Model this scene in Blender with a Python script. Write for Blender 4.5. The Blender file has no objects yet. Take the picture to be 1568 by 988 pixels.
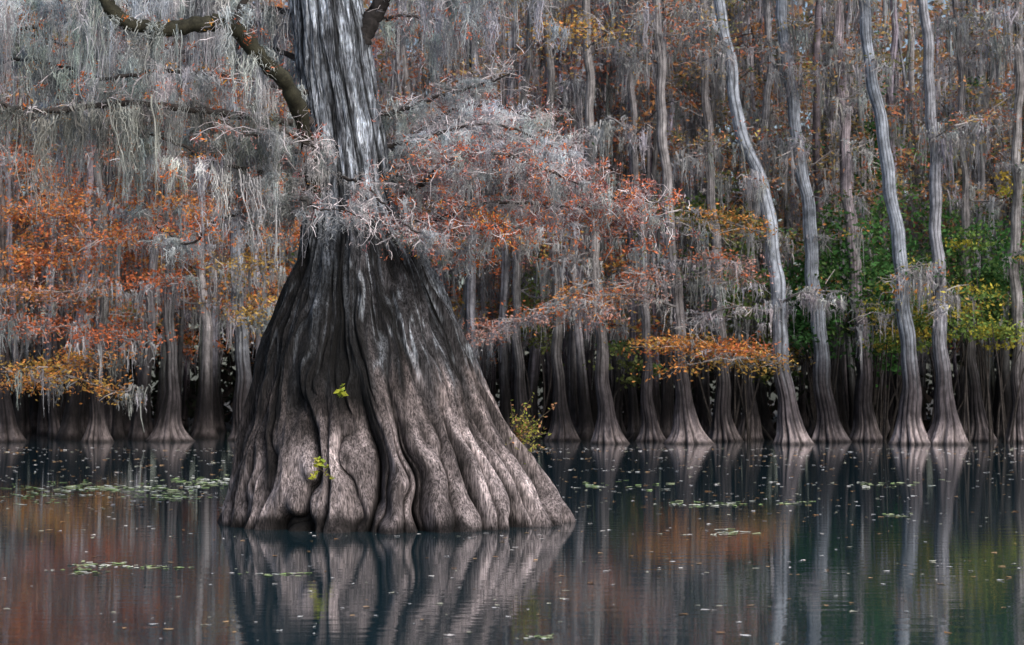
import bpy, math
import numpy as np
from mathutils import Vector
rng=np.random.default_rng(11)
FL=2926.0; H=1.8
def at(u,v,d):
    return np.array([(u-784)/FL*d, d, H+(610-v)/FL*d])

# ---------------------------------------------------------------- helpers
class Acc:
    def __init__(s): s.V=[];s.F=[];s.C=[];s.o=0
    def add(s,v,f,c):
        v=np.asarray(v,float).reshape(-1,3); f=np.asarray(f,int).reshape(-1,4)
        c=np.asarray(c,float)
        if c.ndim==1: c=np.repeat(c[None],len(v),0)
        s.V.append(v); s.F.append(f+s.o); s.C.append(c.reshape(-1,3)); s.o+=len(v)
    def build(s,name,mat,parent=None,smooth=False):
        if not s.V: return None
        V=np.concatenate(s.V);F=np.concatenate(s.F);C=np.concatenate(s.C)
        me=bpy.data.meshes.new(name)
        me.vertices.add(len(V)); me.vertices.foreach_set('co',V.astype(np.float32).ravel())
        me.loops.add(len(F)*4); me.loops.foreach_set('vertex_index',F.astype(np.int32).ravel())
        me.polygons.add(len(F)); me.polygons.foreach_set('loop_start',(np.arange(len(F))*4).astype(np.int32))
        me.polygons.foreach_set('use_smooth',np.full(len(F),smooth))
        me.update(calc_edges=True)
        a=me.color_attributes.new('Col','FLOAT_COLOR','POINT')
        cc=np.ones((len(V),4),np.float32); cc[:,:3]=np.clip(C,0,1)
        a.data.foreach_set('color',cc.ravel())
        me.materials.append(mat)
        ob=bpy.data.objects.new(name,me); bpy.context.collection.objects.link(ob)
        if parent: ob.parent=parent
        return ob
def empty(name):
    e=bpy.data.objects.new(name,None); bpy.context.collection.objects.link(e); return e
def sstep(a,b,x):
    t=np.clip((x-a)/(b-a),0,1); return t*t*(3-2*t)
def catmull(P,n):
    P=np.asarray(P,float); Q=np.vstack([2*P[0]-P[1],P,2*P[-1]-P[-2]])
    out=[]
    for i in range(1,len(Q)-2):
        t=np.linspace(0,1,n,endpoint=False)[:,None]
        p0,p1,p2,p3=Q[i-1],Q[i],Q[i+1],Q[i+2]
        out.append(.5*((2*p1)+(-p0+p2)*t+(2*p0-5*p1+4*p2-p3)*t**2+(-p0+3*p1-3*p2+p3)*t**3))
    out.append(P[-1:]); return np.vstack(out)
def tube(acc,P,R,ns,col):
    P=np.asarray(P,float);n=len(P);R=np.broadcast_to(R,(n,))
    T=np.gradient(P,axis=0);T/=np.linalg.norm(T,axis=1)[:,None]+1e-9
    up=np.array([.13,.31,.94]); A=np.cross(T,up);A/=np.linalg.norm(A,axis=1)[:,None]+1e-9;B=np.cross(T,A)
    th=np.arange(ns)*2*np.pi/ns
    V=P[:,None]+R[:,None,None]*(np.cos(th)[None,:,None]*A[:,None]+np.sin(th)[None,:,None]*B[:,None])
    i=np.arange(n-1)[:,None];j=np.arange(ns)[None];k=(j+1)%ns
    F=np.stack([i*ns+j,i*ns+k,(i+1)*ns+k,(i+1)*ns+j],-1)
    acc.add(V,F,col)
def ribbon_geo(P,W,D):
    n,S,_=P.shape
    V=np.stack([P-D[:,None]*W[...,None],P+D[:,None]*W[...,None]],2)
    b=(np.arange(n)*S*2)[:,None]; k=np.arange(S-1)[None]*2
    F=np.stack([b+k,b+k+1,b+k+3,b+k+2],-1).reshape(-1,4)
    return V.reshape(-1,3),F
def rdir(n,flat=1.0,r=None):
    d=(r or rng).normal(size=(n,3)); d[:,2]*=flat
    return d/(np.linalg.norm(d,axis=1)[:,None]+1e-9)
def leaves(acc,P,size,ratio,col,flat=1.0):
    n=len(P); a=rdir(n,flat); b=np.cross(a,rdir(n)); b/=np.linalg.norm(b,axis=1)[:,None]+1e-9
    s=np.broadcast_to(size,(n,))[:,None]
    V=np.stack([P-a*s,P+b*s*ratio,P+a*s,P-b*s*ratio],1)
    F=np.arange(n*4).reshape(n,4)
    acc.add(V,F,np.repeat(col,4,0))
def vn(TH,Z,nth,zf,seed):
    """smooth value noise, periodic in angle; 0..1"""
    r=np.random.default_rng(seed); nz=int((Z.max()-Z.min())*zf)+4
    g=r.uniform(0,1,(nz,nth)); off=r.uniform(0,1,nth)
    a=(TH/(2*np.pi))%1*nth; i=np.floor(a).astype(int);fa=a-i;fa=fa*fa*(3-2*fa);i=i%nth;k=(i+1)%nth
    def colv(ii):
        b=(Z-Z.min())*zf+off[ii]; j=np.floor(b).astype(int);fb=b-j;fb=fb*fb*(3-2*fb);j=np.clip(j,0,nz-2)
        return g[j,ii]*(1-fb)+g[j+1,ii]*fb
    return colv(i)*(1-fa)+colv(k)*fa

def moss_template(nstr,L,spread,S,w,curls,curlen,seed,nsub=None,wig=1.0):
    r=np.random.default_rng(seed)
    nsub=nsub or max(2,nstr//12)
    subs=r.normal(size=(nsub,2))*spread*.8; sl=r.uniform(.25,1,nsub); sz0=r.uniform(-.14,.06,nsub)*L
    k=r.integers(0,nsub,nstr)
    xy=subs[k]+r.normal(size=(nstr,2))*spread*.3
    ln=L*sl[k]*(r.uniform(.12,1,nstr))
    t=np.linspace(0,1,S)
    P=np.zeros((nstr,S,3))
    lat=np.cumsum(r.normal(size=(nstr,S,2))*.055*L/S*1.2*wig,axis=1)
    sway=np.cumsum(r.normal(size=(nsub,S,2))*.06*L/S*2*wig,axis=1)[k]
    conv=(subs[k]-xy)[:,None]*(t[None,:,None]**.7)*.8
    P[...,:2]=xy[:,None]+lat+sway+conv
    P[...,2]=-t[None]*ln[:,None]+.05*L*r.normal(size=(nstr,1))*.6+sz0[k][:,None]
    W=w*(1-.7*t)[None]*r.uniform(.5,1.2,(nstr,1))
    a=r.uniform(0,2*np.pi,nstr);D=np.stack([np.cos(a),np.sin(a),0*a],1)
    V1,F1=ribbon_geo(P,W,D)
    tone1=np.repeat(r.uniform(.55,1.2,nstr),S*2)*np.tile(np.repeat(1.1-.25*t,2),nstr)
    ii=r.integers(0,nstr,curls); jj=r.integers(0,S-1,curls); ff=r.uniform(0,1,(curls,1))
    c0=P[ii,jj]*(1-ff)+P[ii,jj+1]*ff
    d1=r.normal(size=(curls,3)); d1/=np.linalg.norm(d1,axis=1)[:,None]; d1[:,2]-=.4
    l=curlen*r.uniform(.4,1.3,(curls,1))
    c1=c0+d1*l*.6; c2=c1+d1*l*.3+r.normal(size=(curls,3))*l*.25+np.array([0,0,-.5])*l
    PC=np.stack([c0,c1,c2],1)
    WC=np.tile(np.array([.8,.6,.2])*w*.8,(curls,1))
    a=r.normal(size=(curls,3));DC=np.cross(a,d1);DC/=np.linalg.norm(DC,axis=1)[:,None]+1e-9
    V2,F2=ribbon_geo(PC,WC,DC)
    tone2=np.repeat(r.uniform(.7,1.3,curls),6)
    return np.vstack([V1,V2]),np.vstack([F1,F2+len(V1)]),np.concatenate([tone1,tone2])
def place_moss(acc,temps,P,sxy,sz,cols):
    n=len(P); k=rng.integers(0,len(temps),n); ang=rng.uniform(0,2*np.pi,n)
    sxy=np.broadcast_to(sxy,(n,)); sz=np.broadcast_to(sz,(n,))
    for q,(V,F,T) in enumerate(temps):
        m=np.where(k==q)[0]
        if len(m)==0: continue
        c=np.cos(ang[m])[:,None];s=np.sin(ang[m])[:,None]
        X=(V[:,0]*c-V[:,1]*s)*sxy[m][:,None]; Y=(V[:,0]*s+V[:,1]*c)*sxy[m][:,None]
        Z=V[None,:,2]*sz[m][:,None]
        W=np.stack([X,Y,Z],-1)+P[m][:,None]
        FF=F[None]+(np.arange(len(m))*len(V))[:,None,None]
        C=cols[m][:,None]*T[None,:,None]
        acc.add(W,FF,C.reshape(-1,3))

# ---------------------------------------------------------------- materials
def new_mat(name):
    m=bpy.data.materials.new(name); m.use_nodes=True; nt=m.node_tree; nt.nodes.clear(); return m,nt
def N(nt,t,**k):
    n=nt.nodes.new(t)
    for a,b in k.items(): setattr(n,a,b)
    return n
def bark_mat(name,sc,bumpd,lo,hi,rough=.85,patch=2.2,fine=None):
    m,nt=new_mat(name); L=nt.links.new
    out=N(nt,'ShaderNodeOutputMaterial'); b=N(nt,'ShaderNodeBsdfPrincipled'); b.inputs['Roughness'].default_value=rough
    b.inputs['Specular IOR Level'].default_value=.3
    tc=N(nt,'ShaderNodeTexCoord'); mp=N(nt,'ShaderNodeMapping'); mp.inputs['Scale'].default_value=sc
    L(tc.outputs['Object'],mp.inputs['Vector'])
    n1=N(nt,'ShaderNodeTexNoise'); n1.inputs['Scale'].default_value=1; n1.inputs['Detail'].default_value=9; n1.inputs['Roughness'].default_value=.7; n1.inputs['Distortion'].default_value=.6
    L(mp.outputs[0],n1.inputs['Vector'])
    n2=N(nt,'ShaderNodeTexNoise'); n2.inputs['Scale'].default_value=patch; n2.inputs['Detail'].default_value=7; n2.inputs['Roughness'].default_value=.65
    L(tc.outputs['Object'],n2.inputs['Vector'])
    r=N(nt,'ShaderNodeMapRange'); r.inputs[1].default_value=.36; r.inputs[2].default_value=.64; r.inputs[3].default_value=lo; r.inputs[4].default_value=hi
    L(n1.outputs[0],r.inputs[0])
    r2=N(nt,'ShaderNodeMapRange'); r2.inputs[1].default_value=.3; r2.inputs[2].default_value=.7; r2.inputs[3].default_value=.5; r2.inputs[4].default_value=1.5
    L(n2.outputs[0],r2.inputs[0])
    mu=N(nt,'ShaderNodeMath',operation='MULTIPLY'); L(r.outputs[0],mu.inputs[0]); L(r2.outputs[0],mu.inputs[1])
    fac=mu.outputs[0]; hgt=n1.outputs[0]
    if fine:
        mp3=N(nt,'ShaderNodeMapping'); mp3.inputs['Scale'].default_value=fine; L(tc.outputs['Object'],mp3.inputs['Vector'])
        n3=N(nt,'ShaderNodeTexNoise'); n3.inputs['Scale'].default_value=1; n3.inputs['Detail'].default_value=5; n3.inputs['Roughness'].default_value=.65; n3.inputs['Distortion'].default_value=.5
        L(mp3.outputs[0],n3.inputs['Vector'])
        r3=N(nt,'ShaderNodeMapRange'); r3.inputs[1].default_value=.38; r3.inputs[2].default_value=.60; r3.inputs[3].default_value=.25; r3.inputs[4].default_value=1.5
        L(n3.outputs[0],r3.inputs[0])
        m3=N(nt,'ShaderNodeMath',operation='MULTIPLY'); L(fac,m3.inputs[0]); L(r3.outputs[0],m3.inputs[1]); fac=m3.outputs[0]
        ad=N(nt,'ShaderNodeMath',operation='ADD'); L(n1.outputs[0],ad.inputs[0]); L(n3.outputs[0],ad.inputs[1]); hgt=ad.outputs[0]
    at_=N(nt,'ShaderNodeAttribute',attribute_name='Col')
    vm=N(nt,'ShaderNodeVectorMath',operation='SCALE'); L(at_.outputs['Color'],vm.inputs[0]); L(fac,vm.inputs['Scale'])
    L(vm.outputs[0],b.inputs['Base Color'])
    bp=N(nt,'ShaderNodeBump'); bp.inputs['Strength'].default_value=1; bp.inputs['Distance'].default_value=bumpd
    L(hgt,bp.inputs['Height']); L(bp.outputs[0],b.inputs['Normal']); L(b.outputs[0],out.inputs[0])
    return m
def leaf_mat(name,trans,gain=1.0):
    m,nt=new_mat(name); L=nt.links.new
    out=N(nt,'ShaderNodeOutputMaterial'); d=N(nt,'ShaderNodeBsdfDiffuse'); t=N(nt,'ShaderNodeBsdfTranslucent'); mx=N(nt,'ShaderNodeMixShader'); mx.inputs[0].default_value=trans
    a=N(nt,'ShaderNodeAttribute',attribute_name='Col')
    tc=N(nt,'ShaderNodeTexCoord'); n=N(nt,'ShaderNodeTexNoise'); n.inputs['Scale'].default_value=1.3; n.inputs['Detail'].default_value=4
    L(tc.outputs['Object'],n.inputs['Vector'])
    r=N(nt,'ShaderNodeMapRange'); r.inputs[1].default_value=.3; r.inputs[2].default_value=.7; r.inputs[3].default_value=.65*gain; r.inputs[4].default_value=1.35*gain
    L(n.outputs[0],r.inputs[0])
    vm=N(nt,'ShaderNodeVectorMath',operation='SCALE'); L(a.outputs['Color'],vm.inputs[0]); L(r.outputs[0],vm.inputs['Scale'])
    L(vm.outputs[0],d.inputs[0]); L(vm.outputs[0],t.inputs[0]); L(d.outputs[0],mx.inputs[1]); L(t.outputs[0],mx.inputs[2]); L(mx.outputs[0],out.inputs[0])
    return m
M_bark=bark_mat('cypress_bark_near',(18,18,3.2),.045,.4,1.7,patch=4,fine=(50,50,6))
M_barkf=bark_mat('cypress_bark_far',(9,9,1.6),.05,.5,1.5)
M_limb=bark_mat('limb_bark',(9,9,9),.02,.5,1.5)
M_moss=leaf_mat('spanish_moss',.4)
M_leaf=leaf_mat('cypress_needles',.4)
M_twig=leaf_mat('twig',.05)
M_float=leaf_mat('floating_leaf',.1)

# water
m,nt=new_mat('swamp_water'); L=nt.links.new
out=N(nt,'ShaderNodeOutputMaterial'); b=N(nt,'ShaderNodeBsdfPrincipled')
b.inputs['Base Color'].default_value=(.014,.034,.044,1); b.inputs['Roughness'].default_value=.02; b.inputs['IOR'].default_value=1.33
tc=N(nt,'ShaderNodeTexCoord'); mp=N(nt,'ShaderNodeMapping'); mp.inputs['Scale'].default_value=(.9,2.6,1); L(tc.outputs['Object'],mp.inputs[0])
n1=N(nt,'ShaderNodeTexNoise'); n1.inputs['Scale'].default_value=1.6; n1.inputs['Detail'].default_value=4; L(mp.outputs[0],n1.inputs['Vector'])
bp=N(nt,'ShaderNodeBump'); bp.inputs['Strength'].default_value=1; bp.inputs['Distance'].default_value=.0021
L(n1.outputs[0],bp.inputs['Height']); L(bp.outputs[0],b.inputs['Normal']); L(b.outputs[0],out.inputs[0]); M_water=m
m,nt=new_mat('mud_ground'); L=nt.links.new
out=N(nt,'ShaderNodeOutputMaterial'); b=N(nt,'ShaderNodeBsdfPrincipled'); b.inputs['Roughness'].default_value=.95
n1=N(nt,'ShaderNodeTexNoise'); n1.inputs['Scale'].default_value=.8; n1.inputs['Detail'].default_value=8
cr=N(nt,'ShaderNodeValToRGB'); cr.color_ramp.elements[0].color=(.02,.017,.013,1); cr.color_ramp.elements[1].color=(.07,.055,.04,1)
tc=N(nt,'ShaderNodeTexCoord');L(tc.outputs['Object'],n1.inputs['Vector']);L(n1.outputs[0],cr.inputs[0]);L(cr.outputs[0],b.inputs['Base Color']);L(b.outputs[0],out.inputs[0]); M_mud=m

# ---------------------------------------------------------------- ground + water
def grid(name,xs,ys,zf,mat):
    X,Y=np.meshgrid(xs,ys); Z=zf(X,Y); a=Acc(); nx=len(xs);ny=len(ys)
    i=np.arange(ny-1)[:,None];j=np.arange(nx-1)[None]
    F=np.stack([i*nx+j,i*nx+j+1,(i+1)*nx+j+1,(i+1)*nx+j],-1)
    a.add(np.stack([X,Y,Z],-1),F,np.ones(3)); return a.build(name,mat,smooth=True)
gy=np.concatenate([[-600,-200,-60],np.linspace(-20,100,30),np.linspace(102,170,60),[200,300,600,1500]])
gx=np.concatenate([[-1500,-400],np.linspace(-120,120,120),[400,1500]])
grid('ground',gx,gy,lambda X,Y:-1.2+1.55*sstep(112,128,Y+3*np.sin(X*.13)+2*np.sin(X*.41+1))+.15*np.sin(X*.7)*np.cos(Y*.5),M_mud)
grid('water',np.array([-1500,-60,0,60,1500.]),np.array([-600,0,60,150,1500.]),lambda X,Y:0*X,M_water)

# ---------------------------------------------------------------- trunks
def trunk(acc,zc,xc,yc,rc,ns,rows,nfl,amp,fall,ampmin,seed,colf,detail=0):
    r=np.random.default_rng(seed)
    z=rows; x=np.interp(z,zc,xc);y=np.interp(z,zc,yc);R=np.interp(z,zc,rc)
    th=np.arange(ns)*2*np.pi/ns; TH,Z=np.meshgrid(th,z)
    warp=0
    for k in (1,2,3,5):
        warp=warp+.26/k*np.sin(k*TH+r.uniform(0,6.3))
    if detail: warp=warp+.22*(vn(TH,Z,9,.45,seed+1)-.5)+.16*(vn(TH,Z,25,1.1,seed+2)-.5)+.07*(vn(TH,Z,60,2.5,seed+12)-.5)
    else: warp=warp+.1*np.sin(2*TH+r.uniform(0,6)+.7*Z)
    def lob(n,p,off): return np.abs(np.sin(n/2*(TH+warp)+off))**p
    big=0
    if detail:
        t=sstep(.5,2.4,Z+2.0*(vn(TH,Z,13,.6,seed+3)-.5))
        s1=lob(nfl,.5,0)*(1-t)+lob(int(nfl*.6),.6,.7)*t
        s2=lob(int(nfl*2.3),.6,1)*(1-t)+lob(int(nfl*1.7),.6,.3)*t
        depth=.2+1.6*vn(TH,Z,21,.45,seed+4)
        big=(vn(TH,Z,9,.35,seed+9)-.5)*.12*np.exp(-np.maximum(Z,0)/3)
    else:
        s1=lob(nfl,.6,0); s2=lob(int(nfl*2.6),.7,1); depth=.75+.45*np.sin(3*TH+r.uniform(0,6))*np.sin(2*TH+r.uniform(0,6))
    A=amp*np.exp(-np.maximum(Z,0)/fall)+ampmin
    disp=A*depth*(s1-.82)+A*.42*(s2-.78)+big
    if detail:
        rr=np.maximum(R[:,None],.45); up=1-.55*sstep(3.5,6,Z)
        n1=vn(TH+warp*.6,Z,150,1.4,seed+5); n2=vn(TH+warp*.6,Z,300,4,seed+6); n3=vn(TH,Z,50,2.2,seed+7); n4=vn(TH+warp*.6,Z,80,.8,seed+8)
        disp=disp+up*(.045*(1-np.abs(2*n1-1))+.035*n2+.08*(n3-.5)+.065*(1-np.abs(2*n4-1))-.075)/rr
    RR=R[:,None]*(1+disp)
    V=np.stack([x[:,None]+RR*np.cos(TH),y[:,None]+RR*np.sin(TH),Z],-1)
    n=len(z);i=np.arange(n-1)[:,None];j=np.arange(ns)[None];k=(j+1)%ns
    F=np.stack([i*ns+j,i*ns+k,(i+1)*ns+k,(i+1)*ns+j],-1)
    acc.add(V,F,colf(TH,Z,s1,s2,warp,r).reshape(-1,3))
def lerp(a,b,t): return a*(1-t[...,None])+b*t[...,None]
def col_main(TH,Z,s1,s2,warp,r):
    T2=TH+warp*.6; one=np.ones(Z.shape+(3,))
    st=(vn(T2,Z,60,.5,31)-.5)*1.6+(vn(T2,Z,170,1.2,32)-.5)*1.4+(vn(T2,Z,16,.8,33)-.5)*1.6
    fine=1-np.abs(2*vn(T2,Z,150,1.6,34)-1); f2=vn(T2,Z,320,5,35); bl=vn(TH,Z,40,2.5,36)*.55+vn(TH,Z,110,6,39)*.45
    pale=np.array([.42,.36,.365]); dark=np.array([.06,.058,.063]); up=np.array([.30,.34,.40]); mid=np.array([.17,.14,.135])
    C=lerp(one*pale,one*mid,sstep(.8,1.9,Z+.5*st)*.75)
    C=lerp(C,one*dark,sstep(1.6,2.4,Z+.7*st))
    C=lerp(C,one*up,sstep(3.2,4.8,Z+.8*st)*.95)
    C=lerp(C,one*np.array([.50,.55,.62]),sstep(.78,1.05,fine*.75+f2*.4)*sstep(1.7,2.7,Z)*(.65+.3*sstep(3,5,Z)))
    C=lerp(C,one*np.array([.07,.075,.09]),sstep(.52,.68,bl)*sstep(3.8,5,Z)*.7)
    # run-down stains on the pale flare
    C=C*(1-.6*sstep(.55,.8,vn(T2,Z,75,.45,41))*(1-sstep(2.2,3,Z)))[...,None]
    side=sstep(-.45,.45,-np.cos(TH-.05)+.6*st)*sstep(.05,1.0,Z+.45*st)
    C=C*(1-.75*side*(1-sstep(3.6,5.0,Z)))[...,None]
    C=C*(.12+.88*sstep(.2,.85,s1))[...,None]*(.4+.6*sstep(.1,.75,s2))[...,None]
    C=C*(.5+.9*vn(T2,Z,90,4,37)*vn(T2,Z,30,2,38)*2)[...,None]
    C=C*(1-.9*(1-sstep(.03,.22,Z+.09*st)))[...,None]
    return C
def col_far(tint,dark=1.0):
    tint=np.array(tint)
    def f(TH,Z,s1,s2,warp,r):
        st=np.sin(5*TH+r.uniform(0,6))*.5+np.sin(11*TH+Z*.3)*.4
        h=r.uniform(.7,1.3)
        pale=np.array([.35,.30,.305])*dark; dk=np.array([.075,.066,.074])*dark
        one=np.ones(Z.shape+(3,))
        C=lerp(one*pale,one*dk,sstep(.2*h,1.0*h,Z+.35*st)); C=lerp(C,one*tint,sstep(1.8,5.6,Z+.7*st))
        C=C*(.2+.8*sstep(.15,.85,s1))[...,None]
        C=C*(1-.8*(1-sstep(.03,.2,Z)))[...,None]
        return C
    return f

# main tree ------------------------------------------------------
D0=28.0; K=D0/FL
prof=[(830,338,862),(805,350,852),(780,356,843),(760,361,833),(730,366,818),(700,371,800),(670,377,779),(640,384,760),(600,392,741),(560,400,724),(520,412,707),(480,426,690),(440,443,670),(400,457,650),(360,466,628),(300,472,604),(250,474,594),(200,470,586),(150,464,577),(100,456,569),(50,451,561),(0,446,551),(-200,425,512),(-450,400,478),(-800,385,450),(-1200,400,440)]
zc=[];xc=[];rc=[]
for v,l,r_ in prof:
    zc.append(H+(610-v)*K); xc.append(((l+r_)/2-784)*K); rc.append((r_-l)/2*K*1.0)
zc=np.array(zc);xc=np.array(xc);rc=np.array(rc)
tree=empty('bald_cypress_tree')
a=Acc()
rows=np.concatenate([np.linspace(-.25,4.2,440),np.linspace(4.2,9,340)[1:],np.linspace(9,19,60)[1:]])
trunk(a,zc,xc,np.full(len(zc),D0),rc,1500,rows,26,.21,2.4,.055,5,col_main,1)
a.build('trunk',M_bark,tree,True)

near_T=[moss_template(60,1.0,.14,9,.0066,170,.065,100+i,nsub=5,wig=1.4) for i in range(12)]
far_T=[moss_template(15,1.0,.22,4,.027,16,.15,200+i,nsub=4,wig=1.1) for i in range(14)]
def mosscol(n,b=(.56,.585,.595),var=.38):
    c=np.array(b)[None]*rng.uniform(1-var,1+var*.8,(n,1)); c=c*(1+rng.normal(size=(n,3))*.03); return c

limb=Acc(); tw=Acc(); ms=Acc(); nd=Acc()
CX=28.0
def main_bough(pts,r0,r1,mossn,mossL,twn,twl,needles,ncol,col=(.05,.043,.04),twc=(.56,.52,.545),msc=(.56,.585,.595)):
    P=np.array([at(u,v,CX+dy) for u,v,dy in pts]); C=catmull(P,8)
    n=len(C); C=C+rng.normal(size=C.shape)*.012
    tube(limb,C,np.linspace(r0,r1,n)*(1+.1*rng.normal(size=n)),8,np.array(col))
    seg=np.linalg.norm(np.diff(C,axis=0),axis=1).sum()
    nt_=int(seg*twn)
    if nt_:
        t=rng.uniform(.08,1,nt_)*(n-1); i=np.minimum(t.astype(int),n-2); f=(t-i)[:,None]
        s=C[i]*(1-f)+C[i+1]*f; tan=C[i+1]-C[i]; tan/=np.linalg.norm(tan,axis=1)[:,None]
        d=tan*.7+rdir(nt_,.55)*1.0; d/=np.linalg.norm(d,axis=1)[:,None]
        l=twl*rng.uniform(.35,1.2,nt_)[:,None]; S=6
        P=np.zeros((nt_,S,3)); P[:,0]=s; dd=d.copy()
        for q in range(1,S):
            dd=dd+rng.normal(size=dd.shape)*.28+np.array([0,0,-.03*q]); dd/=np.linalg.norm(dd,axis=1)[:,None]
            P[:,q]=P[:,q-1]+dd*l/(S-1)
        W=np.linspace(.0075,.0032,S)[None]*np.ones((nt_,1))
        for _ in range(2):
            V,F=ribbon_geo(P,W,rdir(nt_)); tw.add(V,F,np.repeat(np.array(twc)[None]*rng.uniform(.5,1.2,(nt_,1)),S*2,0))
        m=nt_*6; k=rng.integers(0,nt_,m); q=rng.integers(1,S,m); s2=P[k,q]
        d2=rdir(m,.7)+ (P[k,S-1]-P[k,0])/l[k]*.6; d2/=np.linalg.norm(d2,axis=1)[:,None]
        l2=rng.uniform(.08,.3,(m,1)); P2=np.zeros((m,4,3));P2[:,0]=s2
        for q in range(1,4):
            d2=d2+rng.normal(size=d2.shape)*.3; d2/=np.linalg.norm(d2,axis=1)[:,None]; P2[:,q]=P2[:,q-1]+d2*l2/3
        V,F=ribbon_geo(P2,np.tile(np.array([.005,.0045,.004,.0025]),(m,1)),rdir(m)); tw.add(V,F,np.repeat(np.array(twc)[None]*rng.uniform(.7,1.6,(m,1)),8,0))
        if needles:
            k=rng.integers(0,m,int(m*needles)); p=P2[k,3]+rng.normal(size=(len(k),3))*.03
            p=np.repeat(p,8,0); p=p+rng.normal(size=p.shape)*.04
            base=np.array(ncol)[rng.integers(0,len(ncol),len(k))]; cc=np.repeat(base,8,0)*rng.uniform(.6,1.5,(len(p),1))
            leaves(nd,p,rng.uniform(.018,.04,len(p)),.3,cc)
        if mossn:
            m2=int(seg*mossn*.5); k=rng.integers(0,nt_,m2); q=rng.integers(1,S,m2); p=P[k,q]
            place_moss(ms,near_T,p,rng.uniform(.5,1.1,m2),mossL*rng.uniform(.25,.85,m2),mosscol(m2,msc))
    if mossn:
        m2=int(seg*mossn*.7); t=rng.uniform(.05,1,m2)*(n-1); i=np.minimum(t.astype(int),n-2); p=C[i]+rng.normal(size=(m2,3))*np.array([.05,.12,.03])
        place_moss(ms,near_T,p,rng.uniform(.7,1.7,m2),mossL*rng.uniform(.3,1.5,m2),mosscol(m2,msc))
OR=[(.70,.2,.05),(.62,.16,.07),(.52,.2,.12),(.64,.33,.08)]
PK=[(.52,.25,.22),(.58,.20,.12),(.56,.50,.52),(.54,.48,.50),(.28,.13,.14),(.52,.46,.46)]
PR=[(.52,.26,.23),(.70,.20,.09),(.55,.46,.47),(.28,.12,.12),(.74,.27,.10)]
B=main_bough
DG=(.36,.375,.35)
LG=(.68,.72,.745)
# left side
B([(480,300,-.5),(466,200,-1.2),(438,130,-1.8),(395,85,-2.2),(352,38,-2.4),(300,34,-2.5),(240,42,-2.6),(192,32,-2.7),(160,2,-2.8),(130,-60,-2.9)],.12,.09,2.4,1.0,3,.5,.3,OR,col=(.038,.037,.024))
B([(352,38,-2.4),(372,-10,-2.4),(390,-70,-2.4)],.06,.04,2,.7,3,.5,0,OR)
B([(474,185,-.5),(400,182,-1.1),(300,166,-1.6),(200,157,-1.8),(140,160,-1.9),(60,168,-1.9),(-30,150,-1.8)],.06,.03,7,1.2,6,.8,.3,OR,msc=DG)
B([(478,235,-.4),(400,222,-.7),(310,200,-.9),(230,205,-.6),(150,175,-.2),(60,190,.2)],.035,.018,6,1.3,9,.8,.5,OR,msc=LG)
B([(472,140,-.3),(420,128,-.6),(330,112,-.8),(230,108,-.9),(150,118,-.7),(60,90,-.4),(-30,95,-.2)],.045,.02,6.5,1.2,9,.8,.4,OR)
B([(472,330,-.5),(400,322,-1),(335,335,-1.2),(290,372,-1.2),(245,350,-1.0),(215,310,-.8)],.03,.012,6,.55,12,.6,.8,OR)
B([(478,270,-.6),(400,262,-1.1),(330,250,-1.4),(260,215,-1.5),(200,200,-1.5)],.035,.015,8,1.2,9,.7,.6,OR,msc=LG)
B([(478,290,-.6),(420,300,-1.0),(370,290,-1.2),(310,300,-1.3)],.025,.012,6,.7,9,.6,.8,OR)
B([(460,-60,0),(330,-30,-.5),(200,-25,-.9),(80,-15,-1.0),(-60,-20,-1)],.09,.05,8,1.6,4,.7,.1,OR,msc=LG)
B([(470,20,0),(400,10,.6),(250,-10,1.2),(100,30,1.5),(-40,50,1.6)],.06,.03,8,1.5,5,.8,.3,OR)
B([(470,90,.3),(380,70,1.0),(240,80,1.4),(120,70,1.6),(0,40,1.7)],.05,.02,7,1.4,6,.8,.3,OR)
B([(470,-200,.3),(380,-160,1.0),(240,-120,1.4),(120,-110,1.6),(0,-90,1.7)],.05,.02,6,1.3,3,.8,0,OR)
# front of the trunk
B([(520,270,-.7),(560,285,-1.4),(600,325,-1.9),(640,355,-2.1),(690,350,-2.1)],.022,.008,2.4,.7,9,.5,.6,PK)
B([(480,285,-.7),(460,300,-1.3),(485,318,-1.9),(530,322,-2.1),(570,350,-2.2)],.018,.007,1.9,.6,9,.4,.3,PK)
B([(500,220,-.6),(480,225,-1.2),(430,200,-1.6),(380,205,-1.8),(330,180,-1.9)],.03,.012,5,.8,12,.7,.2,PK)
# right side
B([(572,178,.1),(610,170,-.2),(660,150,-.5),(720,132,-.7),(780,112,-.8)],.045,.012,6,.5,16,.8,.2,PK)
B([(588,312,-.2),(640,285,-.6),(690,245,-.9),(760,235,-1.1),(840,262,-1.2),(920,295,-1.2),(1000,332,-1.2)],.05,.010,5,.6,22,.75,.9,PR)
B([(588,335,-.3),(660,335,-.8),(740,312,-1.1),(830,312,-1.3),(900,318,-1.4),(975,300,-1.4)],.04,.010,5,.6,22,.7,1.2,PR)
B([(578,225,0),(640,215,-.2),(720,190,-.3),(800,200,-.3),(880,245,-.3)],.035,.010,6,.7,22,.8,.3,PK,msc=LG)
B([(585,280,.1),(640,250,.4),(720,215,.7),(800,225,.8),(900,215,.9)],.035,.010,5,.8,16,.8,.4,PR)
B([(580,250,.1),(640,200,.6),(700,165,.9),(760,160,1.0),(830,185,1.1)],.03,.010,6,.8,14,.8,.2,PK,msc=LG)
B([(600,350,-.5),(640,365,-1.2),(700,360,-1.6),(760,345,-1.8),(800,350,-1.8)],.025,.008,4.5,.6,12,.5,1.2,OR)
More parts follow.
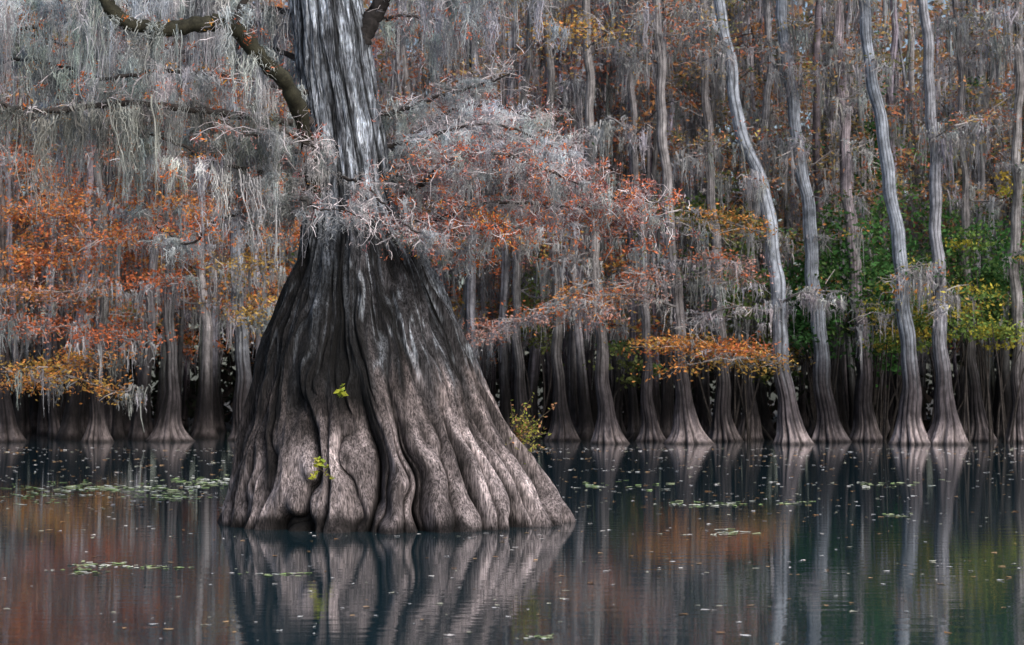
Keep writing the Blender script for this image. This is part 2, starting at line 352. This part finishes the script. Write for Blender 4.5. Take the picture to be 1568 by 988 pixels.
B([(545,75,-.1),(562,35,-.1),(592,-20,-.1),(650,-150,0),(700,-400,0)],.16,.10,1,.5,2,.4,0,OR,col=(.025,.022,.022))
B([(590,-20,-.1),(640,-30,-.3),(700,-20,-.5),(770,-40,-.6),(860,-30,-.7)],.05,.02,8,1.1,8,.8,.5,PR,msc=LG)
B([(565,30,0),(620,20,.5),(690,30,.9),(760,10,1)],.03,.012,6,1.0,12,.8,.5,PR)
limb.build('limbs',M_limb,tree,True); tw.build('twigs',M_twig,tree); ms.build('hanging_spanish_moss',M_moss,tree); nd.build('needles',M_leaf,tree)

# ---------------------------------------------------------------- far trees
RUST=np.array([.64,.20,.09]);ORNG=np.array([.70,.31,.10]);OCHR=np.array([.56,.37,.11]);OLIV=np.array([.24,.24,.10]);GRN=np.array([.07,.17,.055]);YEL=np.array([.55,.48,.10]);PINK=np.array([.58,.34,.29])
FM=(.46,.465,.48)
def leafpal(x,z,n):
    if x<-8: pr=[.45,.33,.1,.07,0,0,.05]
    elif x<8: pr=[.38,.27,.2,.08,.02,0,.07]
    else: pr=[.22,.22,.24,.22,.06,.04,0]
    if x>6 and z<9: pr=[.08,.1,.12,.26,.36,.08,0]
    k=rng.choice(7,p=np.array(pr)/sum(pr)); base=[RUST,ORNG,OCHR,OLIV,GRN,YEL,PINK][k]
    if z>9 and x>-6: base=base*.8+base.mean()*.16
    return base[None]*rng.uniform(.55,1.4,(n,1))
def bough_far(T,P,r0,nclump,nleaf,lsize,nmoss,mL,col=None,csp=(.5,.5,.18),barkc=(.15,.145,.15),mossc=FM,ntw=8):
    C=catmull(P,5); n=len(C); tube(T['limb'],C,np.linspace(r0,r0*.3,n),5,np.array(barkc))
    L_=np.linalg.norm(C[-1]-C[0])
    m=int(ntw*L_)
    if m:
        i=rng.integers(1,n,m); s=C[i]; d=(C[i]-C[i-1]); d/=np.linalg.norm(d,axis=1)[:,None]; d=d*.6+rdir(m,.6)
        l=rng.uniform(.3,1.0,(m,1)); PP=np.stack([s,s+d*l*.35,s+d*l*.7+rng.normal(size=(m,3))*.06,s+d*l+rng.normal(size=(m,3))*.1-np.array([0,0,.08])],1)
        V,F=ribbon_geo(PP,np.tile([.018,.014,.01,.006],(m,1)),rdir(m)); T['tw'].add(V,F,np.array([.44,.41,.41]))
    for _ in range(nclump):
        i=rng.integers(n//4,n); c=C[i]+rng.normal(size=3)*np.array([.4,.4,.14])
        k=int(nleaf*rng.uniform(.5,1.4)); p=c+rng.normal(size=(k,3))*np.array(csp)*rng.uniform(.6,1.3)
        cc=leafpal(c[0],c[2],k) if col is None else col[rng.integers(0,len(col))][None]*rng.uniform(.5,1.4,(k,1))
        leaves(T['lf'],p,lsize*rng.uniform(.6,1.3,k),.38,cc,.6)
    if nmoss:
        i=rng.integers(0,n,nmoss); p=C[i]+rng.normal(size=(nmoss,3))*np.array([.25,.25,.16])
        place_moss(T['ms'],far_T,p,rng.uniform(.6,1.5,nmoss),mL*rng.uniform(.15,1.1,nmoss)**1.2,mosscol(nmoss,mossc))
def newT(): return dict(tr=Acc(),limb=Acc(),tw=Acc(),ms=Acc(),lf=Acc())
def finish(T,e):
    T['tr'].build('trunk',M_barkf,e,True);T['limb'].build('boughs',M_limb,e,True);T['tw'].build('twigs',M_twig,e);T['ms'].build('hanging_spanish_moss',M_moss,e);T['lf'].build('needles',M_leaf,e)
def rand_boughs(T,fx,fy,fr,zlo,zhi,nb,lmax,moss,nleaf,ml=1.6,lsize=.10,nclump=4,mossc=FM,yb=-.3,csp=(.5,.5,.2)):
    for _ in range(nb):
        z=rng.uniform(zlo,zhi); ang=rng.uniform(0,2*np.pi); l=rng.uniform(.3,1)*lmax
        d=np.array([np.cos(ang),np.sin(ang)+yb,0]); s=np.array([fx(z),fy(z),z]); rise=rng.uniform(-.45,.8)
        P=[s,s+d*l*.35+np.array([0,0,rise*l*.45]),s+d*l*.7+np.array([0,0,rise*l*.55])+rng.normal(size=3)*.2,s+d*l+np.array([0,0,rise*l*.3-.25])+rng.normal(size=3)*.25]
        hi=1.2 if z>8 else 1.0
        bough_far(T,P,.02+.012*l,nclump,nleaf,lsize,int(rng.integers(moss//3,moss+3)*hi) if moss else 0,ml,mossc=mossc,csp=csp)
def far_tree(pts,wb,wt,tint,seed,dark=1.0,name='bald_cypress_tree',bo=None,nfl=11,flare=.42):
    e=empty(name); T=newT()
    W=np.array([at(*p) for p in pts]); W[0,2]=-.3
    dirv=W[-1]-W[-2]; dirv=dirv/dirv[2]; W=np.vstack([W,W[-1]+dirv*5]); 
    C=catmull(W,6); zz=C[:,2]; o=np.argsort(zz); C=C[o]; zz=C[:,2]
    z2=np.linspace(-.3,C[-1,2],160); xx=np.interp(z2,zz,C[:,0])+.05*np.sin(z2*1.3+seed)+.03*np.sin(z2*2.9+seed*2); yy=np.interp(z2,zz,C[:,1])
    rr=wt/2*(1.12-.02*z2)+(wb-wt)/2*np.exp(-np.maximum(z2,0)/flare)*.45+(wb-wt)/2*.55*np.exp(-np.maximum(z2,0)/(flare*3.4))
    rr=rr*(1+.04*np.sin(z2*2.1+seed)+.03*np.sin(z2*4.7+seed*3))
    rows=np.concatenate([np.linspace(-.3,4,60),np.linspace(4,C[-1,2],80)[1:]])
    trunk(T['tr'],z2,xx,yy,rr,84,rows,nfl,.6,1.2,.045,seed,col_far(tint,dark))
    fx=lambda z:np.interp(z,z2,xx); fy=lambda z:np.interp(z,z2,yy)
    if bo: bo(T,fx,fy)
    finish(T,e)
BL=(.30,.335,.395); PU=(.35,.305,.34); GY=(.285,.295,.335)
def bo_std(zlo=5,zhi=21,nb=11,lmax=2.6,moss=7,nl=20,ml=2.1,nclump=3):
    return lambda T,fx,fy: rand_boughs(T,fx,fy,None,zlo,zhi,nb,lmax,moss,nl,ml,nclump=nclump)
d=75.
def boA(T,fx,fy):
    rand_boughs(T,fx,fy,None,6,21,9,2.4,6,18,2.0,nclump=3)
    bough_far(T,[at(1190,545,d),at(1140,538,d-.8),at(1080,535,d-1.2),at(1010,528,d-1.4)],.05,34,60,.085,8,.6,col=[ORNG,ORNG,RUST,OCHR],csp=(.5,.4,.16))
    bough_far(T,[at(1205,560,d),at(1170,552,d-.8),at(1120,548,d-1.2),at(1040,562,d-1.4)],.04,18,40,.085,6,.5,col=[ORNG,OCHR,OCHR],csp=(.5,.4,.22))
    bough_far(T,[at(1187,480,d),at(1130,470,d-.6),at(1085,480,d-1),at(1050,500,d-1.2)],.05,5,20,.07,24,1.1,col=[PINK],mossc=(.5,.5,.53))
    bough_far(T,[at(1190,470,d),at(1215,452,d-.6),at(1240,448,d-.8),at(1265,462,d-1)],.05,0,0,.07,26,1.3,mossc=(.6,.6,.63))
    bough_far(T,[at(1180,358,d),at(1140,348,d-.8),at(1090,328,d-1),at(1040,322,d-1.2)],.05,22,46,.085,8,.9,col=[OCHR,ORNG,OLIV])
def boF(T,fx,fy):
    rand_boughs(T,fx,fy,None,6,21,9,2.4,6,18,2.0,nclump=3)
    bough_far(T,[at(1035,470,d),at(985,455,d-.8),at(930,452,d-1.4),at(880,470,d-1.8),at(800,488,d-2.2),at(720,515,d-2.4)],.06,32,44,.075,36,1.3,col=[RUST,PINK,PINK,ORNG],csp=(.5,.4,.16),mossc=(.47,.46,.48),ntw=16)
    bough_far(T,[at(1035,400,d),at(1080,395,d-.8),at(1120,400,d-1.2),at(1150,425,d-1.5)],.05,16,36,.075,24,1.2,col=[RUST,PINK],mossc=(.47,.46,.48),ntw=16)
    bough_far(T,[at(1030,430,d),at(990,420,d-.8),at(960,440,d-1.2),at(900,490,d-1.5)],.05,22,36,.075,22,1.2,col=[PINK,RUST],mossc=(.47,.46,.48),ntw=16)
def boG(T,fx,fy):
    rand_boughs(T,fx,fy,None,6,21,9,2.4,6,18,2.0,nclump=3)
    bough_far(T,[at(912,430,d),at(880,445,d-.6),at(850,470,d-1),at(780,500,d-1.4)],.05,14,36,.075,16,1.2,col=[RUST,ORNG])
    bough_far(T,[at(900,215,d),at(930,180,d-1),at(960,195,d-1.2),at(985,215,d-1.3)],.07,2,20,.06,18,2.0)
    bough_far(T,[at(900,70,d),at(930,45,d-1),at(880,40,d-1.2),at(850,55,d-1.3)],.06,16,40,.09,6,1.2,col=[OCHR,OCHR,ORNG],csp=(.7,.5,.3))
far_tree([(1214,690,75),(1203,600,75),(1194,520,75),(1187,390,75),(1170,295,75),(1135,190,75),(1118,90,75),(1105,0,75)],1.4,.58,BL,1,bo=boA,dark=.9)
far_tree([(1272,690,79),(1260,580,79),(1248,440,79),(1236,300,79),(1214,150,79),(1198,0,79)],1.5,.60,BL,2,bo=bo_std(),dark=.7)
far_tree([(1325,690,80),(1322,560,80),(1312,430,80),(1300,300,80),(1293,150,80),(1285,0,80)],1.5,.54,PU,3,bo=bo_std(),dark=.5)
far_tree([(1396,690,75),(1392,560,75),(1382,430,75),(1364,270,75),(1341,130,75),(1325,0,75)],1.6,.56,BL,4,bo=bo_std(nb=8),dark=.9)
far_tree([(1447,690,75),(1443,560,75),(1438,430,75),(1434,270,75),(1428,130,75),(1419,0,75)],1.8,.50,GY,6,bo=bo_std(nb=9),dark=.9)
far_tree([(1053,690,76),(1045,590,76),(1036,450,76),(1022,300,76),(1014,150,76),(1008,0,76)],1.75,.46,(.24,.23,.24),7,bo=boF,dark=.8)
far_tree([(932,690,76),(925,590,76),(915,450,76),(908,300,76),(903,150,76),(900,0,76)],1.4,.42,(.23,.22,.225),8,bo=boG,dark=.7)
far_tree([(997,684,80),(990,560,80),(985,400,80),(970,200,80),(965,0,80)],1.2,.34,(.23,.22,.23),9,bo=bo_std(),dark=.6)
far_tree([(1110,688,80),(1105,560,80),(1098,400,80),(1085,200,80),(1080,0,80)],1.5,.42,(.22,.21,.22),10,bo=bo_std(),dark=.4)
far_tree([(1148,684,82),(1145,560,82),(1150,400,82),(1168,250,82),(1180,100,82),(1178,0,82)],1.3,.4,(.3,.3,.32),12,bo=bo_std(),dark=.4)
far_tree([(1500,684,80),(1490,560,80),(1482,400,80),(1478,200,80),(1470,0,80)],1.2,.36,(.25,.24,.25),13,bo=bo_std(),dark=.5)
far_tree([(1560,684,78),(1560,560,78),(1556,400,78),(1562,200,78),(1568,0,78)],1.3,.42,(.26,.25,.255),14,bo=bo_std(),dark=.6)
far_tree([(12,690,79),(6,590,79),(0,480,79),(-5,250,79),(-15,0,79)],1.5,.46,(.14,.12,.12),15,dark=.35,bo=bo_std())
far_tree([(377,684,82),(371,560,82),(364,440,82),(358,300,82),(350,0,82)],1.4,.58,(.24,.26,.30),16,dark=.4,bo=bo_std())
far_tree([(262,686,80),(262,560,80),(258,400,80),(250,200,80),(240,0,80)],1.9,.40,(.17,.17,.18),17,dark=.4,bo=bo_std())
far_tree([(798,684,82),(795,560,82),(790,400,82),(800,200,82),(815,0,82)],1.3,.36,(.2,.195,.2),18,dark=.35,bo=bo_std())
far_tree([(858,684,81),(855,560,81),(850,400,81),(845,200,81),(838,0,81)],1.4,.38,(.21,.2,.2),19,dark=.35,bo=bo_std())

# ---------------------------------------------------------------- distant forest mass
e=empty('distant_forest'); T=newT()
for _ in range(350):
    y=83+41*rng.uniform()**1.15; x=rng.uniform(-1,1)*(y*.27+14)
    zz=np.linspace(-1.2,rng.uniform(20,27),14)
    wob=np.cumsum(rng.normal(size=14)*.14); wob-=wob[0]
    lean=rng.normal()*.03
    xx=x+wob+lean*zz; yy=np.full(14,y)+rng.normal()*.02*zz
    wt=rng.uniform(.15,.45); wb=wt*rng.uniform(2,3.8)
    z2=np.linspace(-1.2,zz[-1],90); x2=np.interp(z2,zz,xx); y2=np.interp(z2,zz,yy)
    rr=wt/2*(1.1-.022*z2)+(wb-wt)/2*(.5*np.exp(-np.maximum(z2,0)/.4)+.5*np.exp(-np.maximum(z2,0)/1.6))
    tn=np.array([.29,.285,.31])*rng.uniform(.45,1.4)*(1+rng.normal(size=3)*.05)
    trunk(T['tr'],z2,x2,y2,rr,20,np.concatenate([np.linspace(-1,4,20),np.linspace(4,zz[-1],22)[1:]]),6,.34,1.4,.05,int(1000+_),col_far(tn,.24*rng.uniform(.5,1.3)))
    fx=lambda z:np.interp(z,zz,xx); fy=lambda z:np.interp(z,zz,yy)
    left=x<-6
    rand_boughs(T,fx,fy,None,4.5,zz[-1],8,2.8,6,32 if not left else 40,2.7,.125,3 if not left else 4,mossc=tuple(np.array([.42,.425,.445])*rng.uniform(.6,1.3)),yb=-.4,csp=(.5,.5,.26))
finish(T,e)

# understory behind
u=Acc()
n=70000
x=rng.uniform(-60,60,n);y=rng.uniform(112,145,n);z=rng.uniform(0,1,n)*31
hole=np.sin(x*.85+1)+np.sin(x*.33+z*.4)+np.sin(z*.9+x*1.3)
keep=(hole<1.75)|(z<10); x,y,z=x[keep],y[keep],z[keep]
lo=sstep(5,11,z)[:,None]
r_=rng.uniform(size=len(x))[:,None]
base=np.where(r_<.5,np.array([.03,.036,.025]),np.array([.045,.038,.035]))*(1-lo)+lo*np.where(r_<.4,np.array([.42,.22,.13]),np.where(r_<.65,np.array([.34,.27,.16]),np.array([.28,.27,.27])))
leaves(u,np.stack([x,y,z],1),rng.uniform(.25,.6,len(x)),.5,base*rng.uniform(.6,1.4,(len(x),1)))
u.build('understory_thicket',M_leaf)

# shrubs
def shrub(name,blobs,cols,ls):
    s=empty(name); lf=Acc(); st=Acc()
    for (uu,vv,dd,rx,rz,k) in blobs:
        c=at(uu,vv,dd); 
        for _ in range(max(3,k//70)):
            cc=c+rng.normal(size=3)*np.array([rx,rx,rz])*.6; kk=70
            p=cc+rng.normal(size=(kk,3))*np.array([rx,rx,rz*.55])*.35
            col=np.array(cols)[rng.integers(0,len(cols))][None]*rng.uniform(.5,1.4,(kk,1))
            leaves(lf,p,ls*rng.uniform(.6,1.3,kk),.55,col,.7)
            if _%4==0:
                b=np.array([c[0]+rng.normal()*.3,dd,-.2]); mid=(b+cc)/2+rng.normal(size=3)*.35
                tube(st,catmull([b,mid,cc],4),np.linspace(.05,.015,9),4,np.array([.035,.03,.028]))
    lf.build('leaves',M_leaf,s); st.build('stems',M_limb,s)
shrub('green_shrub',[(1260,420,80.5,1.2,2.2,2000),(1240,490,80.5,1.2,1.3,1400),(1340,400,80.5,1.6,2.0,2400),(1500,400,80.5,1.8,1.6,2200),(1350,480,80.5,1.2,1.6,1700),(1340,250,84,.8,3,1100),(1540,470,80,1,1.2,1100),(1440,330,82,1.5,1.5,900),(1450,470,80,1.5,1.2,1400)],[(.09,.23,.07),(.07,.17,.06),(.14,.24,.08)],.12)
shrub('yellow_leaf_shrub',[(1385,465,77,1.2,.9,1000),(1480,480,77,1.5,.9,1200),(1400,520,77,1.2,.5,900),(1530,505,77,1.2,.6,800),(1520,380,78,1.2,.6,400),(1550,290,79,.8,.7,400)],[(.52,.46,.08),(.30,.35,.08),(.18,.28,.08),(.52,.38,.08)],.09)
shrub('green_shrub',[(820,440,84,1.0,2,900),(960,560,81,.9,.7,500),(1130,440,81,1.2,1.6,1300),(470,500,86,.8,2,400),(1180,540,82,1,1,600),(1080,310,82,1.2,1.2,700)],[(.13,.21,.07),(.18,.21,.08)],.12)
def boL(T,fx,fy):
    spec=[((120,330),(60,320),(0,325),[RUST,ORNG],1),((150,545),(90,560),(20,570),[ORNG,OCHR],1),((200,520),(165,512),(120,520),[RUST],.5),((120,300),(60,270),(10,240),[ORNG,RUST],1),((330,320),(290,312),(262,316),[ORNG],.8),((300,350),(270,345),(230,350),[RUST],.5),((120,400),(70,390),(10,400),[RUST,ORNG],1),((140,440),(60,450),(0,440),[ORNG,PINK],.8),((260,430),(230,435),(200,438),[RUST],.4),((180,600),(100,575),(40,590),[ORNG,OCHR],.7),((420,470),(400,480),(380,492),[OCHR],.5),((400,400),(360,405),(340,415),[OCHR],.5),((460,350),(420,365),(380,360),[ORNG,RUST],.7),((100,500),(50,500),(0,490),[RUST,PINK],.7),((200,360),(150,365),(90,360),[RUST,ORNG],.8),((220,220),(160,230),(90,215),[RUST,ORNG],.7),((340,250),(290,240),(240,250),[RUST,ORNG],.7)]
    for a1,b1,c1,cl,k in spec:
        bough_far(T,[at(a1[0]+30,a1[1]-8,78.5),at(*a1,77.5),at(*b1,76.5),at(*c1,76)],.04,int(28*k),42,.09,15,1.9,col=cl,csp=(.6,.5,.28),mossc=(.44,.46,.49))
far_tree([(150,686,79),(150,560,79),(160,430,79),(150,280,79),(140,100,79),(130,0,79)],1.2,.36,(.18,.18,.185),21,dark=.4,bo=boL)

def sprout(name,uu,vv,dd,sx,sz,k,ls,cols,twn=10):
    s=empty(name); lf=Acc(); st=Acc(); c=at(uu,vv,dd)
    for _ in range(twn):
        tip=c+rng.normal(size=3)*np.array([sx,sx*.5,sz])
        root=c+np.array([-sx*1.2,.1,-sz*.6]); tube(st,catmull([root,(root+tip)/2+rng.normal(size=3)*sx*.15,tip],4),np.linspace(.008,.003,9),4,np.array([.16,.12,.09]))
        q=max(2,k//twn); p=tip+(root-tip)*rng.uniform(0,.6,(q,1))+rng.normal(size=(q,3))*sx*.15
        leaves(lf,p,ls*rng.uniform(.6,1.3,q),.5,np.array(cols)[rng.integers(0,len(cols),q)]*rng.uniform(.7,1.2,(q,1)),.7)
    lf.build('leaves',M_leaf,s); st.build('stems',M_limb,s)
YG=[(.55,.58,.08),(.36,.48,.08),(.62,.6,.14)]
sprout('buttress_shrub',812,652,27.6,.2,.22,480,.03,[(.5,.5,.12),(.3,.36,.08),(.58,.3,.16),(.64,.58,.16)],36)
sprout('leafy_sprout',526,597,25.9,.06,.06,34,.05,YG,5)
sprout('leafy_sprout',500,712,25.4,.08,.08,40,.05,YG,6)

def floats(name,x,y,s,col):
    a=Acc(); n=len(x); k=8; th=np.arange(k)*2*np.pi/k
    ang=rng.uniform(0,6.3,n); el=rng.uniform(.3,.85,n)
    rr=s[:,None]*(1+.2*rng.normal(size=(n,k)))
    X=rr*np.cos(th);Y=rr*np.sin(th)*el[:,None]; c=np.cos(ang)[:,None];q=np.sin(ang)[:,None]
    V=np.stack([x[:,None]+X*c-Y*q,y[:,None]+X*q+Y*c,np.full((n,k),.004)+.09*s[:,None]*np.abs(rng.normal(size=(n,k)))],-1)
    b=np.arange(n)[:,None]*k
    F=np.stack([np.concatenate([b+0,b+1,b+2,b+3],1),np.concatenate([b+0,b+3,b+4,b+7],1),np.concatenate([b+4,b+5,b+6,b+7],1)],1)
    a.add(V,F,np.repeat(col,k,0)); return a.build(name,M_float)
# drift lines plus loose leaves
nc=150; cy=14+56*rng.uniform(0,1,nc)**.8; cx=rng.uniform(-.3,.3,nc)*cy; q=rng.integers(0,nc,1500)
x=np.concatenate([cx[q]+rng.normal(size=1500)*.9,np.zeros(900)]); y=np.concatenate([cy[q]+rng.normal(size=1500)*.5,14+56*rng.uniform(0,1,900)**.8]); x[1500:]=rng.uniform(-.3,.3,900)*y[1500:]
y=np.maximum(y,12); n=len(x)
cols=np.array([(.75,.72,.70),(.55,.36,.2),(.5,.5,.4),(.8,.8,.8),(.35,.2,.1),(.7,.68,.66)])[rng.integers(0,6,n)]
floats('floating_leaves',x,y,rng.uniform(.009,.04,n)*(1+ (y-14)/45),cols)
X=[];Y=[];S=[]
for (uu,vv,wx,wy,k) in [(120,748,60,6,110),(260,758,40,5,90),(300,738,30,3,50),(180,748,60,3,90),(1080,772,40,2,50),(1116,815,14,3,26),(150,865,25,3,34),(230,868,30,2,28),(110,875,30,2,20),(340,738,30,5,50),(60,760,60,8,60),(1375,788,10,2,12),(1220,770,20,2,16),(420,878,22,1.5,16),(820,975,25,2,18),(950,742,40,3,24),(1350,742,60,3,30)]:
    dd=H*FL/(vv-610+rng.normal(size=k)*wy); X.append((uu+rng.normal(size=k)*wx-784)/FL*dd); Y.append(dd); S.append(rng.uniform(.03,.09,k)*dd/30)
X=np.concatenate(X);Y=np.concatenate(Y);S=np.concatenate(S)
floats('duckweed_mat',X,Y,S,np.array([(.42,.48,.28),(.66,.68,.6),(.3,.42,.18)])[rng.integers(0,3,len(X))])

# ---------------------------------------------------------------- light, sky, camera
w=bpy.data.worlds.new('World'); bpy.context.scene.world=w; w.use_nodes=True; nt=w.node_tree
sk=nt.nodes.new('ShaderNodeTexSky'); sk.sky_type='NISHITA'; sk.sun_disc=False
sd=Vector((.6,-.85,.72)).normalized(); el=math.asin(sd.z)
sk.sun_elevation=el; sk.sun_rotation=math.atan2(sd.x,sd.y); sk.dust_density=3; sk.air_density=1.0; sk.ozone_density=1
bg=nt.nodes['Background']; nt.links.new(sk.outputs[0],bg.inputs[0]); bg.inputs[1].default_value=.15
ld=bpy.data.lights.new('sun','SUN'); ld.energy=2.6; ld.angle=math.radians(35); ld.color=(1,.955,.93)
lo=bpy.data.objects.new('sun',ld); bpy.context.collection.objects.link(lo); lo.rotation_euler=sd.to_track_quat('Z','Y').to_euler()
cd=bpy.data.cameras.new('camera'); cd.sensor_width=36; cd.lens=FL/1568*36; cd.clip_end=4000; cd.clip_start=.1
cd.dof.use_dof=True; cd.dof.focus_distance=27.5; cd.dof.aperture_fstop=3.2
co=bpy.data.objects.new('camera',cd); bpy.context.collection.objects.link(co); co.location=(0,0,H); co.rotation_euler=(math.radians(90+2.27),0,0)
sc=bpy.context.scene; sc.camera=co
sc.view_settings.view_transform='Standard'; sc.view_settings.look='None'; sc.view_settings.exposure=0
